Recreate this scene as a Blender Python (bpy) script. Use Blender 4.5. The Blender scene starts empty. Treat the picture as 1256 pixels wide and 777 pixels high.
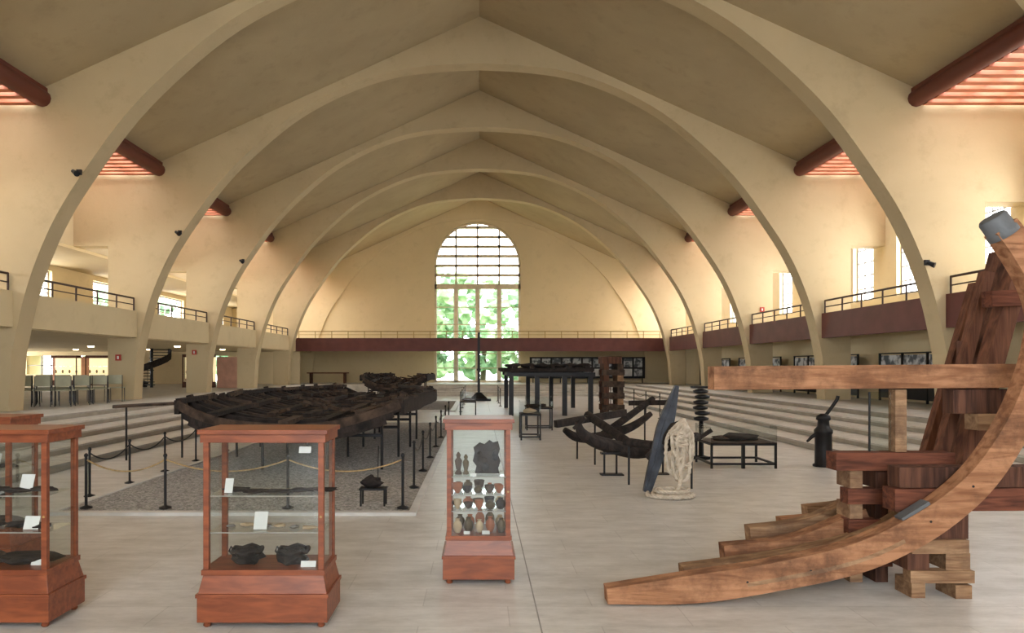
import bpy, math, random
from mathutils import Vector, Matrix, noise as mnoise
random.seed(7)
R=random.random
def U(a,b): return a+(b-a)*random.random()

# ------------------------------------------------------------------ materials
def new_mat(name):
    m=bpy.data.materials.new(name); m.use_nodes=True
    nt=m.node_tree; b=nt.nodes['Principled BSDF']
    return m,nt,b
def mat(name,col,rough=0.6,metal=0.0,col2=None,scale=3.0,stretch=(1,1,1),bump=0.0,bscale=None,detail=6,contrast=(0.35,0.65),dist=0.0,spec=0.4,emit=None,patch=None):
    m,nt,b=new_mat(name)
    b.inputs['Roughness'].default_value=rough; b.inputs['Metallic'].default_value=metal
    b.inputs['Specular IOR Level'].default_value=spec
    c=(*col,1)
    tc=nt.nodes.new('ShaderNodeTexCoord'); mp=nt.nodes.new('ShaderNodeMapping'); mp.inputs['Scale'].default_value=stretch
    nt.links.new(tc.outputs['Object'],mp.inputs['Vector'])
    n=nt.nodes.new('ShaderNodeTexNoise'); n.inputs['Scale'].default_value=scale; n.inputs['Detail'].default_value=detail; n.inputs['Distortion'].default_value=dist
    nt.links.new(mp.outputs[0],n.inputs['Vector'])
    r=nt.nodes.new('ShaderNodeValToRGB')
    r.color_ramp.elements[0].position=contrast[0]; r.color_ramp.elements[1].position=contrast[1]
    if col2 is None: col2=tuple(x*0.8 for x in col)
    r.color_ramp.elements[0].color=(*col2,1); r.color_ramp.elements[1].color=c
    nt.links.new(n.outputs['Fac'],r.inputs[0]); out=r.outputs[0]
    if patch:   # weathering: irregular darker, greyer patches over the grain
        n4=nt.nodes.new('ShaderNodeTexNoise'); n4.inputs['Scale'].default_value=2.6; n4.inputs['Detail'].default_value=9; n4.inputs['Roughness'].default_value=.7
        nt.links.new(tc.outputs['Object'],n4.inputs['Vector'])
        r4=nt.nodes.new('ShaderNodeValToRGB'); r4.color_ramp.elements[0].position=.47; r4.color_ramp.elements[1].position=.68
        nt.links.new(n4.outputs['Fac'],r4.inputs[0])
        mx=nt.nodes.new('ShaderNodeMix'); mx.data_type='RGBA'; nt.links.new(r4.outputs[0],mx.inputs['Factor']); nt.links.new(out,mx.inputs['A']); mx.inputs['B'].default_value=(*patch,1); out=mx.outputs['Result']
    nt.links.new(out,b.inputs['Base Color'])
    if bump>0:
        bp=nt.nodes.new('ShaderNodeBump'); bp.inputs['Strength'].default_value=bump; bp.inputs['Distance'].default_value=0.02
        n2=nt.nodes.new('ShaderNodeTexNoise'); n2.inputs['Scale'].default_value=bscale or scale*4; n2.inputs['Detail'].default_value=4
        nt.links.new(mp.outputs[0],n2.inputs['Vector']); nt.links.new(n2.outputs['Fac'],bp.inputs['Height']); nt.links.new(bp.outputs[0],b.inputs['Normal'])
    if emit:
        b.inputs['Emission Color'].default_value=(*emit[0],1); b.inputs['Emission Strength'].default_value=emit[1]
    return m

def plaster(name,c1,c2,c3):
    m,nt,b=new_mat(name); b.inputs['Roughness'].default_value=0.85; b.inputs['Specular IOR Level'].default_value=0.2
    tc=nt.nodes.new('ShaderNodeTexCoord')
    n=nt.nodes.new('ShaderNodeTexNoise'); n.inputs['Scale'].default_value=0.3; n.inputs['Detail'].default_value=7; n.inputs['Roughness'].default_value=0.6; n.inputs['Distortion'].default_value=0.4
    nt.links.new(tc.outputs['Object'],n.inputs['Vector'])
    r=nt.nodes.new('ShaderNodeValToRGB'); e=r.color_ramp.elements
    e[0].position=0.3; e[0].color=(*c2,1); e[1].position=0.65; e[1].color=(*c1,1)
    nt.links.new(n.outputs['Fac'],r.inputs[0])
    n2=nt.nodes.new('ShaderNodeTexNoise'); n2.inputs['Scale'].default_value=1.6; n2.inputs['Detail'].default_value=10; n2.inputs['Roughness'].default_value=0.7
    nt.links.new(tc.outputs['Object'],n2.inputs['Vector'])
    r2=nt.nodes.new('ShaderNodeValToRGB'); r2.color_ramp.elements[0].position=0.54; r2.color_ramp.elements[1].position=0.9
    nt.links.new(n2.outputs['Fac'],r2.inputs[0])
    mx=nt.nodes.new('ShaderNodeMix'); mx.data_type='RGBA'
    nt.links.new(r2.outputs[0],mx.inputs['Factor']); nt.links.new(r.outputs[0],mx.inputs['A']); mx.inputs['B'].default_value=(*c3,1)
    nt.links.new(mx.outputs['Result'],b.inputs['Base Color'])
    bp=nt.nodes.new('ShaderNodeBump'); bp.inputs['Strength'].default_value=0.12; bp.inputs['Distance'].default_value=0.02
    n3=nt.nodes.new('ShaderNodeTexNoise'); n3.inputs['Scale'].default_value=14; nt.links.new(tc.outputs['Object'],n3.inputs['Vector'])
    nt.links.new(n3.outputs['Fac'],bp.inputs['Height']); nt.links.new(bp.outputs[0],b.inputs['Normal'])
    return m

def tiles(name,c1,c2,mortar,sx,bw,rh,rough,rot=0):
    m,nt,b=new_mat(name)
    tc=nt.nodes.new('ShaderNodeTexCoord'); mp=nt.nodes.new('ShaderNodeMapping'); mp.inputs['Rotation'].default_value=(0,0,rot)
    mp.inputs['Location'].default_value=(0.4,0,0)
    nt.links.new(tc.outputs['Object'],mp.inputs['Vector'])
    br=nt.nodes.new('ShaderNodeTexBrick'); br.inputs['Scale'].default_value=sx; br.inputs['Brick Width'].default_value=bw; br.inputs['Row Height'].default_value=rh
    br.inputs['Mortar Size'].default_value=0.004; br.inputs['Mortar Smooth'].default_value=0.3; br.inputs['Bias'].default_value=0.1
    br.inputs['Color1'].default_value=(*c1,1); br.inputs['Color2'].default_value=(*c2,1); br.inputs['Mortar'].default_value=(*mortar,1)
    nt.links.new(mp.outputs[0],br.inputs['Vector'])
    n=nt.nodes.new('ShaderNodeTexNoise'); n.inputs['Scale'].default_value=1.7; n.inputs['Detail'].default_value=10; n.inputs['Roughness'].default_value=0.75
    st=nt.nodes.new('ShaderNodeMapping'); st.inputs['Scale'].default_value=(1,2.6,1)
    nt.links.new(tc.outputs['Object'],st.inputs['Vector']); nt.links.new(st.outputs[0],n.inputs['Vector'])
    r=nt.nodes.new('ShaderNodeValToRGB'); r.color_ramp.elements[0].position=0.34; r.color_ramp.elements[0].color=(0.70,0.69,0.67,1); r.color_ramp.elements[1].position=0.62; r.color_ramp.elements[1].color=(1,1,1,1)
    nt.links.new(n.outputs['Fac'],r.inputs[0])
    mx=nt.nodes.new('ShaderNodeMix'); mx.data_type='RGBA'; mx.blend_type='MULTIPLY'; mx.inputs['Factor'].default_value=1
    nt.links.new(br.outputs['Color'],mx.inputs['A']); nt.links.new(r.outputs[0],mx.inputs['B']); nt.links.new(mx.outputs['Result'],b.inputs['Base Color'])
    mr=nt.nodes.new('ShaderNodeMapRange'); mr.inputs['To Min'].default_value=rough+0.18; mr.inputs['To Max'].default_value=rough-0.05
    nt.links.new(n.outputs['Fac'],mr.inputs['Value']); nt.links.new(mr.outputs[0],b.inputs['Roughness'])
    bp=nt.nodes.new('ShaderNodeBump'); bp.inputs['Strength'].default_value=0.06; bp.inputs['Distance'].default_value=0.01; nt.links.new(br.outputs['Fac'],bp.inputs['Height']); bp.invert=True
    nt.links.new(bp.outputs[0],b.inputs['Normal'])
    return m

def gravelmat():
    m,nt,b=new_mat('gravel'); b.inputs['Roughness'].default_value=0.95
    tc=nt.nodes.new('ShaderNodeTexCoord'); v=nt.nodes.new('ShaderNodeTexVoronoi'); v.inputs['Scale'].default_value=32
    nt.links.new(tc.outputs['Object'],v.inputs['Vector'])
    r=nt.nodes.new('ShaderNodeValToRGB'); r.color_ramp.elements[0].color=(0.17,0.165,0.155,1); r.color_ramp.elements[1].color=(0.42,0.405,0.38,1)
    sp=nt.nodes.new('ShaderNodeSeparateColor'); nt.links.new(v.outputs['Color'],sp.inputs[0]); nt.links.new(sp.outputs[0],r.inputs[0]); nt.links.new(r.outputs[0],b.inputs['Base Color'])
    bp=nt.nodes.new('ShaderNodeBump'); bp.inputs['Strength'].default_value=0.7; bp.inputs['Distance'].default_value=0.02; bp.invert=True
    nt.links.new(v.outputs['Distance'],bp.inputs['Height']); nt.links.new(bp.outputs[0],b.inputs['Normal'])
    return m
def glassmat():
    m,nt,b=new_mat('case_glass'); nt.nodes.remove(b); out=nt.nodes['Material Output']
    t=nt.nodes.new('ShaderNodeBsdfTransparent'); t.inputs[0].default_value=(0.88,0.91,0.90,1)
    g=nt.nodes.new('ShaderNodeBsdfGlossy'); g.inputs['Roughness'].default_value=0.02
    fr=nt.nodes.new('ShaderNodeFresnel'); fr.inputs['IOR'].default_value=1.45
    mr=nt.nodes.new('ShaderNodeMath'); mr.operation='MINIMUM'; mr.inputs[1].default_value=0.3
    nt.links.new(fr.outputs[0],mr.inputs[0])
    mx=nt.nodes.new('ShaderNodeMixShader'); nt.links.new(mr.outputs[0],mx.inputs[0]); nt.links.new(t.outputs[0],mx.inputs[1]); nt.links.new(g.outputs[0],mx.inputs[2]); nt.links.new(mx.outputs[0],out.inputs[0])
    return m

M={}
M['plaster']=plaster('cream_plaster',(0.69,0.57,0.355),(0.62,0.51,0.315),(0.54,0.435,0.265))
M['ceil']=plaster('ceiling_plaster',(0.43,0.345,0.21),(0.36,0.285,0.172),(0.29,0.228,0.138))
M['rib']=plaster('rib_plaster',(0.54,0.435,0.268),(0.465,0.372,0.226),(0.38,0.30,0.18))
M['floor']=tiles('travertine_floor',(0.635,0.62,0.59),(0.59,0.575,0.545),(0.47,0.455,0.43),1.0,1.2,0.4,0.30)
M['step']=tiles('travertine_step',(0.60,0.565,0.50),(0.53,0.50,0.44),(0.36,0.33,0.29),1.0,1.5,0.4,0.4,math.pi/2)
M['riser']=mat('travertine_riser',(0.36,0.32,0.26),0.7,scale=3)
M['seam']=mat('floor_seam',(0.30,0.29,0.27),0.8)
M['fascia']=mat('oxblood_fascia',(0.13,0.038,0.030),0.5,col2=(0.10,0.028,0.022),scale=2)
M['redwood']=mat('red_beam',(0.14,0.036,0.022),0.55,scale=4,stretch=(1,.2,1))
M['slat']=mat('red_slat',(0.50,0.16,0.08),0.6)
M['iron']=mat('black_iron',(0.018,0.018,0.02),0.45,0.5,scale=10)
M['railiron']=mat('rail_iron',(0.06,0.035,0.028),0.5,0.3)
M['brass']=mat('gilt_rail',(0.42,0.30,0.12),0.5,0.3)
M['bluesteel']=mat('lead_blue',(0.055,0.064,0.08),0.5,0.3,col2=(0.02,0.023,0.03),scale=5,bump=0.3)
M['lead']=mat('grey_lead',(0.13,0.14,0.15),0.6,0.2,scale=6,bump=0.3)
M['char']=mat('charred_wood',(0.035,0.026,0.022),0.8,col2=(0.010,0.008,0.008),scale=6,stretch=(1,4,1),bump=0.7,spec=.25)
M['char2']=mat('old_dark_wood',(0.085,0.055,0.038),0.8,col2=(0.02,0.014,0.011),scale=6,bump=0.7,spec=.25)
M['casewood']=mat('case_mahogany',(0.25,0.070,0.026),0.38,col2=(0.15,0.038,0.015),scale=4,stretch=(1,6,6),dist=0.6,detail=8)
M['timber']=mat('light_timber',(0.40,0.205,0.11),0.88,col2=(0.20,0.090,0.045),scale=2.0,stretch=(1,6,9),dist=0.7,detail=12,bump=0.5,bscale=7,contrast=(0.33,0.62),spec=.12,patch=(0.13,0.065,0.038))
M['timber2']=mat('pale_timber',(0.37,0.235,0.135),0.88,col2=(0.19,0.105,0.058),scale=2.5,stretch=(1,6,9),dist=0.7,detail=12,bump=0.4,spec=.12,patch=(0.14,0.085,0.055))
M['timbred']=mat('red_timber',(0.18,0.065,0.038),0.85,col2=(0.075,0.03,0.02),scale=3,stretch=(1,6,9),dist=0.6,detail=10,bump=0.4,spec=.15)
M['timbdark']=mat('dark_timber',(0.13,0.06,0.038),0.85,col2=(0.045,0.022,0.016),scale=3,stretch=(8,5,.6),dist=0.3,detail=10,bump=0.5,spec=.15)
M['timbup']=mat('upright_timber',(0.19,0.085,0.05),0.85,col2=(0.08,0.035,0.023),scale=3,stretch=(8,5,.6),dist=0.3,detail=10,bump=0.5,spec=.15)
M['white']=mat('card_white',(0.8,0.8,0.78),0.7)
M['rope']=mat('pale_rope',(0.60,0.53,0.43),0.9,col2=(0.42,0.36,0.28),scale=14)
M['barrope']=mat('barrier_rope',(0.42,0.30,0.15),0.9,col2=(0.28,0.2,0.1),scale=30)
M['terracotta']=mat('terracotta',(0.34,0.12,0.06),0.7,scale=12)
M['clay']=mat('pale_clay',(0.46,0.34,0.21),0.75,scale=12)
M['bronze']=mat('dark_bronze',(0.10,0.07,0.035),0.5,0.5,scale=12)
M['stone']=mat('grey_stone',(0.22,0.21,0.2),0.85,scale=8)
M['gravel']=gravelmat(); M['glass']=glassmat()
M['marble']=mat('white_marble',(0.62,0.62,0.60),0.4,scale=3)
M['winframe']=mat('window_frame_beige',(0.74,0.64,0.46),0.7)
M['muntin']=mat('window_muntin',(0.35,0.33,0.30),0.6)
M['leaf1']=mat('foliage_light',(0.46,0.60,0.38),0.8,col2=(0.24,0.40,0.22),scale=1.5,bump=0.6)
M['leaf2']=mat('foliage_dark',(0.32,0.46,0.29),0.8,col2=(0.15,0.27,0.16),scale=1.5,bump=0.6)
M['grass']=mat('grass',(0.30,0.40,0.20),0.9)
M['bark']=mat('bark',(0.12,0.09,0.06),0.9)
M['chair']=mat('pale_olive_chair',(0.42,0.42,0.30),0.5)
M['pink']=mat('rose_wall',(0.50,0.27,0.19),0.8)
M['photo']=mat('photo_print',(0.55,0.57,0.58),0.6,col2=(0.08,0.09,0.1),scale=4,contrast=(0.42,0.56))
M['lamp']=mat('lamp_glow',(1,0.85,0.6),0.5,emit=((1,0.75,0.45),14))
M['caselight']=mat('case_lit_back',(0.8,0.7,0.45),0.6,emit=((1,0.82,0.45),0.9))
M['redsign']=mat('red_sign',(0.45,0.04,0.03),0.5)

# ------------------------------------------------------------------ mesh builder
class MB:
    def __init__(s): s.v=[];s.f=[];s.m=[];s.sm=[];s.mats=[]
    def mi(s,k):
        if k not in s.mats: s.mats.append(k)
        return s.mats.index(k)
    def add(s,vs,fs,k,smooth=False):
        o=len(s.v); s.v+= [tuple(p) for p in vs]; i=s.mi(k)
        for f in fs: s.f.append([o+a for a in f]); s.m.append(i); s.sm.append(smooth)
    def box(s,x0,x1,y0,y1,z0,z1,k,T=None):
        vs=[Vector((x,y,z)) for x in (x0,x1) for y in (y0,y1) for z in (z0,z1)]
        if T is not None: vs=[T@p for p in vs]
        s.add(vs,[(0,1,3,2),(4,6,7,5),(0,4,5,1),(2,3,7,6),(0,2,6,4),(1,5,7,3)],k)
    def frustum(s,x0,x1,y0,y1,z0,X0,X1,Y0,Y1,z1,k):
        vs=[(x0,y0,z0),(x1,y0,z0),(x1,y1,z0),(x0,y1,z0),(X0,Y0,z1),(X1,Y0,z1),(X1,Y1,z1),(X0,Y1,z1)]
        s.add(vs,[(3,2,1,0),(4,5,6,7),(0,1,5,4),(1,2,6,5),(2,3,7,6),(3,0,4,7)],k)
    def beam(s,p0,p1,w,h,k,up=(0,0,1)):
        p0=Vector(p0);p1=Vector(p1);d=(p1-p0).normalized();u=Vector(up)
        a=d.cross(u)
        if a.length<1e-4: a=d.cross(Vector((1,0,0)))
        a.normalize(); b=a.cross(d)
        vs=[]
        for p in (p0,p1):
            for i,j in ((-1,-1),(1,-1),(1,1),(-1,1)): vs.append(p+a*i*w/2+b*j*h/2)
        s.add(vs,[(0,3,2,1),(4,5,6,7),(0,1,5,4),(1,2,6,5),(2,3,7,6),(3,0,4,7)],k)
    def tube(s,path,rad,k,n=8,closed=False,flat=1.0):
        path=[Vector(p) for p in path]
        if not hasattr(rad,'__len__'): rad=[rad]*len(path)
        vs=[];fs=[];pa=None;N=len(path)
        for i,p in enumerate(path):
            if closed: d=path[(i+1)%N]-path[i-1]
            else: d=path[min(i+1,N-1)]-path[max(i-1,0)]
            if d.length<1e-9: d=Vector((0,0,1))
            d.normalize()
            if pa is None:
                a=d.cross(Vector((0,0,1)))
                if a.length<0.05: a=d.cross(Vector((0,1,0)))
            else: a=pa-d*pa.dot(d)
            a.normalize(); pa=a; b=d.cross(a)
            for j in range(n):
                t=2*math.pi*j/n; vs.append(p+(a*math.cos(t)*flat+b*math.sin(t))*rad[i])
        for i in range(N if closed else N-1):
            i2=(i+1)%N
            for j in range(n):
                j2=(j+1)%n; fs.append((i*n+j,i*n+j2,i2*n+j2,i2*n+j))
        s.add(vs,fs,k,True)
        if not closed:
            s.add(vs[:n],[tuple(range(n))[::-1]],k); s.add(vs[-n:],[tuple(range(n))],k)
    def cyl(s,p0,p1,r,k,n=12,r1=None): s.tube([p0,p1],[r,r if r1 is None else r1],k,n)
    def lathe(s,c,prof,k,n=16,T=None):
        vs=[];fs=[]
        for r,z in prof:
            for j in range(n):
                t=2*math.pi*j/n; p=Vector((r*math.cos(t),r*math.sin(t),z))
                if T is not None: p=T@p
                vs.append(p+Vector(c))
        for i in range(len(prof)-1):
            for j in range(n):
                j2=(j+1)%n; fs.append((i*n+j,i*n+j2,(i+1)*n+j2,(i+1)*n+j))
        fs.append(tuple(range(n))[::-1]); fs.append(tuple((len(prof)-1)*n+j for j in range(n)))
        s.add(vs,fs,k,True)
    def blob(s,c,r,k,sub=2,amp=0.3,fr=2.0,seed=0,flat=False):
        import bmesh
        bm=bmesh.new(); bmesh.ops.create_icosphere(bm,subdivisions=sub,radius=1)
        vs=[]
        for v in bm.verts:
            p=v.co.copy(); q=1+amp*mnoise.noise(p*fr+Vector((seed*3.1,seed,0)))*2
            vs.append((c[0]+p.x*r[0]*q,c[1]+p.y*r[1]*q,c[2]+p.z*r[2]*q))
        fs=[[v.index for v in f.verts] for f in bm.faces]; bm.free(); s.add(vs,fs,k,not flat)
    def plankcurve(s,path,w,y0,y1,k,yfun=None):
        n=len(path);vs=[]
        for i,(x,z) in enumerate(path):
            a=path[max(i-1,0)];b=path[min(i+1,n-1)]
            d=Vector((b[0]-a[0],b[1]-a[1])).normalized(); nx,nz=-d.y,d.x
            for sgn,y in ((-1,y0),(1,y0),(1,y1),(-1,y1)):
                dy=yfun(i/(n-1)) if yfun else 0
                vs.append((x+nx*sgn*w[i]/2,y+dy,z+nz*sgn*w[i]/2))
        fs=[(0,1,2,3),tuple(4*(n-1)+a for a in (3,2,1,0))]
        for i in range(n-1):
            o=4*i
            for j in range(4):
                j2=(j+1)%4; fs.append((o+j,o+4+j,o+4+j2,o+j2))
        s.add(vs,fs,k)
    def make(s,name,bevel=0):
        me=bpy.data.meshes.new(name); me.from_pydata(s.v,[],s.f)
        for k in s.mats: me.materials.append(M[k])
        for p,i,sm in zip(me.polygons,s.m,s.sm): p.material_index=i; p.use_smooth=sm
        me.validate(); me.update()
        import bmesh
        bm=bmesh.new(); bm.from_mesh(me); bmesh.ops.recalc_face_normals(bm,faces=bm.faces); bm.to_mesh(me); bm.free()
        o=bpy.data.objects.new(name,me); bpy.context.scene.collection.objects.link(o)
        if bevel:
            b=o.modifiers.new('bevel','BEVEL'); b.width=bevel; b.segments=2; b.limit_method='ANGLE'; b.angle_limit=math.radians(50)
        return o

def smooth(pts,sub=6):
    out=[];n=len(pts)
    P=[Vector(p) for p in pts]
    for i in range(n-1):
        p0=P[max(i-1,0)];p1=P[i];p2=P[i+1];p3=P[min(i+2,n-1)]
        for j in range(sub):
            t=j/sub
            out.append(0.5*((2*p1)+(p2-p0)*t+(2*p0-5*p1+4*p2-p3)*t*t+(3*p1-p0-3*p2+p3)*t**3))
    out.append(P[-1]); return out

# ------------------------------------------------------------------ hall parameters (metres)
P=10.1; EYE=1.7; E=0.6
RIBY=[-1.6,4.9,11.4,17.9,24.4,30.9,37.4,43.9]; TH=0.6
Y0,Y1=-8.0,50.5
RX=10.65; RIDGE=13.35; EAVE=8.5
GB,GT=2.65,3.45
XR=13.5; XL=-13.5; XLL=-17.0; XG=-30.0
arch=[(0,1),(.15,.992),(.3,.97),(.45,.918),(.6,.838),(.73,.735),(.85,.615),(.95,.48),(1.02,.37),(1.07,.26),(1.105,.15),(1.13,.03)]
arch=[(p.x,p.y) for p in smooth(arch,4)]
arch=[(x*P,EYE+h*P) for x,h in arch]
def roofz(x):
    x=abs(x); return RIDGE-(RIDGE-EAVE)*x/RX if x<RX else EAVE+0.1

def rib(b,y0,y1,k,outer):
    for sg in (-1,1):
        for i in range(len(arch)-1):
            (xa,za),(xb,zb)=arch[i],arch[i+1]
            ta,tb=roofz(xa),roofz(xb)
            vs=[(sg*xa,y0,za),(sg*xb,y0,zb),(sg*xb,y0,tb),(sg*xa,y0,ta),(sg*xa,y1,za),(sg*xb,y1,zb),(sg*xb,y1,tb),(sg*xa,y1,ta)]
            b.add(vs,[(0,1,2,3),(7,6,5,4)],k)
            b.add([vs[0],vs[1],vs[5],vs[4]],[(0,1,2,3)],k,True)
        xe,ze=arch[-1]
        xf=11.5; xo=12.35
        b.add([(sg*xe,y0,ze),(sg*xo,y0,ze),(sg*xo,y0,EAVE+.1),(sg*xe,y0,EAVE+.1),(sg*xe,y1,ze),(sg*xo,y1,ze),(sg*xo,y1,EAVE+.1),(sg*xe,y1,EAVE+.1)],[(0,1,2,3),(7,6,5,4),(1,5,6,2)],k)
        b.add([(sg*xf,y0,E),(sg*xo,y0,E),(sg*xo,y0,ze),(sg*xe,y0,ze),(sg*xf,y1,E),(sg*xo,y1,E),(sg*xo,y1,ze),(sg*xe,y1,ze)],[(0,1,2,3),(7,6,5,4),(1,5,6,2),(0,3,7,4)],k)
        xw=sg*(outer-.002)
        a,c=sorted((sg*xo,xw)); b.box(a,c,y0,y1,5.72,EAVE+.1,k)
for i,y in enumerate(RIBY):
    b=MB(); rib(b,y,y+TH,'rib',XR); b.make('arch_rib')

# roof
b=MB()
for sg in (-1,1):
    vs=[(0,Y0,RIDGE),(sg*RX,Y0,EAVE),(sg*RX,Y1+.4,EAVE),(0,Y1+.4,RIDGE),(0,Y0,RIDGE+.3),(sg*RX,Y0,EAVE+.3),(sg*RX,Y1+.4,EAVE+.3),(0,Y1+.4,RIDGE+.3)]
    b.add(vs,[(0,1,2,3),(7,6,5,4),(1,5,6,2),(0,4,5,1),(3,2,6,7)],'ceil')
b.make('ceiling')

# eave beams and skylight lattices, one per bay and side
ys=[Y0]+[y for y in RIBY]+[Y1]
for sg in (-1,1):
    for i in range(len(ys)-1):
        b=MB()
        a=ys[i]+(TH if i>0 else 0)+.002; c=ys[i+1]-.002
        b.tube([(sg*RX,a,8.24),(sg*RX,c,8.24)],0.205,'redwood',12)
        b.box(*sorted((sg*(RX-.12),sg*(RX+.22))),a,c,8.12,8.49,'redwood')
        n=int((c-a)/0.42)
        for j in range(n):
            y=a+(j+.5)*(c-a)/n
            b.box(*sorted((sg*(RX+.1),sg*(XR-.004))),y-.1,y+.1,8.04,8.18,'slat')
        for xx in (11.55,12.5):
            b.box(sg*xx-.06,sg*xx+.06,a,c,8.18,8.32,'slat')
        b.make('skylight_lattice')

def wallx(x0,x1,z0,z1,wz0,wz1,wins,k,name,y0=Y0,y1=Y1):
    b=MB(); b.box(x0,x1,y0,y1,z0,wz0,k); b.box(x0,x1,y0,y1,wz1,z1,k); y=y0
    for a,c in wins: b.box(x0,x1,y,a,wz0,wz1,k); y=c
    b.box(x0,x1,y,y1,wz0,wz1,k); return b.make(name)
wins=[]
for y in RIBY:
    wins+= [(y+.75,y+2.1),(y+4.5,y+5.85)]
wallx(XR,XR+.35,0,8.9,4.0,6.3,wins,'plaster','wall_right')
def winframe(name,x,wins,z0,z1,rows=5,cols=2):
    b=MB()
    for a,c in wins:
        t=.035
        b.box(x-.05,x+.05,a,a+.06,z0,z1,'muntin'); b.box(x-.05,x+.05,c-.06,c,z0,z1,'muntin')
        b.box(x-.05,x+.05,a,c,z0,z0+.06,'muntin'); b.box(x-.05,x+.05,a,c,z1-.06,z1,'muntin')
        for i in range(1,rows): z=z0+(z1-z0)*i/rows; b.box(x-.03,x+.03,a,c,z-t/2,z+t/2,'muntin')
        for i in range(1,cols+1): y=a+(c-a)*i/(cols+1); b.box(x-.03,x+.03,y-t/2,y+t/2,z0,z1,'muntin')
    b.make(name)
winframe('window_1',XR+.2,wins,4.0,6.3)
b=MB(); b.box(XL-.35,XL,Y0,Y1,5.7,8.9,'plaster'); b.make('wall_left_upper')
wl=[(y+1.4,y+4.8) for y in RIBY]
wallx(XLL-.35,XLL,GT,6.0,4.2,5.5,wl,'plaster','wall_left_gallery')
winframe('window_2',XLL-.2,wl,4.2,5.5,3,4)
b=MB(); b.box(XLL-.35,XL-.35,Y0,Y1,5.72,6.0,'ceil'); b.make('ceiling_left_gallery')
wg=[(y+1,y+5) for y in RIBY]
wallx(XG-.3,XG,0,GB,1.3,2.4,wg,'plaster','wall_left'); winframe('added_left_window',XG-.15,wg,1.3,2.4,2,4)  # window row added to this wall to let light into the left room
b=MB(); yy=47.0
for a,c in ((-30,-29.0),(-27.2,-26.0),(-24.5,-17.5),(-15.8,-11.5)): b.box(a,c,yy,yy+.3,E,GB,'plaster')
for a,c in ((-29,-27.2),(-26,-24.5),(-17.5,-15.8)):
    b.box(a,c,yy,yy+.3,2.4,GB,'plaster')
    if a!=-17.5: b.box(a,c,yy,yy+.3,E,1.2,'plaster')
    b.box((a+c)/2-.04,(a+c)/2+.04,yy+.1,yy+.18,E,2.4,'muntin'); b.box(a,c,yy+.1,yy+.18,1.75,1.81,'muntin')
b.make('wall_left_room_end')
b=MB(); b.box(-25.6,-21.6,44,44.15,E,2.3,'pink'); b.box(-13.6,-12.5,38,38.15,E,2.2,'pink'); b.make('partition_wall')

# floors
b=MB(); b.box(-6.8,6.8,Y0,45,-.3,0,'floor'); b.make('floor')
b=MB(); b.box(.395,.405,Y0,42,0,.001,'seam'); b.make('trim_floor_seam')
b=MB()
n=5; tr=(10.3-6.8)/n
for sg in (-1,1):
    for i in range(n):
        x=6.8+i*tr
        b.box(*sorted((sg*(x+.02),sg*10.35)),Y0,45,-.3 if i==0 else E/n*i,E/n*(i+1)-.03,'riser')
        b.box(*sorted((sg*x,sg*10.35)),Y0,45,E/n*(i+1)-.035,E/n*(i+1),'step')
    b.box(*sorted((sg*10.35,sg*XR if sg>0 else XG)),Y0,Y1,-.3,E,'step')
for i in range(n):
    b.box(-6.8,6.8,42+i*.6,45,(-.3 if i==0 else E/n*i),E/n*(i+1),'step')
b.box(-10.35,10.35,45,Y1,-.3,E,'step')
b.make('stepped_floor')
# galleries
b=MB(); b.box(11.45,XR,Y0,Y1,GT-.28,GT,'plaster'); b.box(11.38,11.55,Y0,45.5,GB,GT+.02,'fascia'); b.make('gallery_floor_right')
b=MB(); b.box(XLL,-11.45,Y0,Y1,GT-.3,GT,'plaster'); b.box(-11.55,-11.38,Y0,45.5,GB+.02,GT+.1,'plaster'); b.box(XG,-11.55,Y0,Y1,GB,GT-.3,'plaster'); b.make('gallery_floor_left')
b=MB(); b.box(-11.4,11.4,45.6,Y1,GT-.3,GT,'plaster'); b.box(-11.4,11.4,45.45,45.6,GB,GT+.02,'fascia'); b.make('gallery_floor_end')
def rail(name,pts,z,k,step=1.1,h=.42):
    b=MB(); a=Vector((*pts[0],z));c=Vector((*pts[1],z)); L=(c-a).length; n=max(1,int(L/step))
    for i in range(n+1):
        p=a.lerp(c,i/n); b.cyl(p,p+Vector((0,0,h)),.028,k,6)
    for hh in (h,h*.5): b.cyl(a+Vector((0,0,hh)),c+Vector((0,0,hh)),.032 if hh==h else .018,k,6)
    b.make(name)
for i in range(len(ys)-1):
    a=ys[i]+(TH if i>0 else 0)+.05; c=min(ys[i+1],45.4)-.05
    if c-a<0.5: continue
    rail('gallery_railing',((11.47,a),(11.47,c)),GT+.02,'railiron')
    rail('gallery_railing',((-11.47,a),(-11.47,c)),GT+.1,'railiron')
rail('gallery_railing',((-11.2,45.52),(11.2,45.52)),GT+.02,'brass',1.0)

# end wall with arched window
WX0,WX1=-3.1,2.85; wc=(WX0+WX1)/2; wr=(WX1-WX0)/2; spring=8.7
b=MB()
def endquad(xa,xb,za,zb,ta,tb):
    y0,y1=Y1,Y1+.4
    vs=[(xa,y0,za),(xb,y0,zb),(xb,y0,tb),(xa,y0,ta),(xa,y1,za),(xb,y1,zb),(xb,y1,tb),(xa,y1,ta)]
    b.add(vs,[(0,1,2,3),(7,6,5,4),(0,4,5,1),(3,2,6,7),(0,3,7,4),(1,5,6,2)],'plaster')
NN=24
for i in range(NN):
    t0=math.pi*(1-i/NN); t1=math.pi*(1-(i+1)/NN)
    xa=wc+wr*math.cos(t0); xb=wc+wr*math.cos(t1)
    endquad(xa,xb,spring+wr*math.sin(t0),spring+wr*math.sin(t1),roofz(xa),roofz(xb))
endquad(-RX,WX0,0,0,roofz(-RX+.01),roofz(WX0)); endquad(-XR,-RX,0,0,8.9,8.9)
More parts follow.
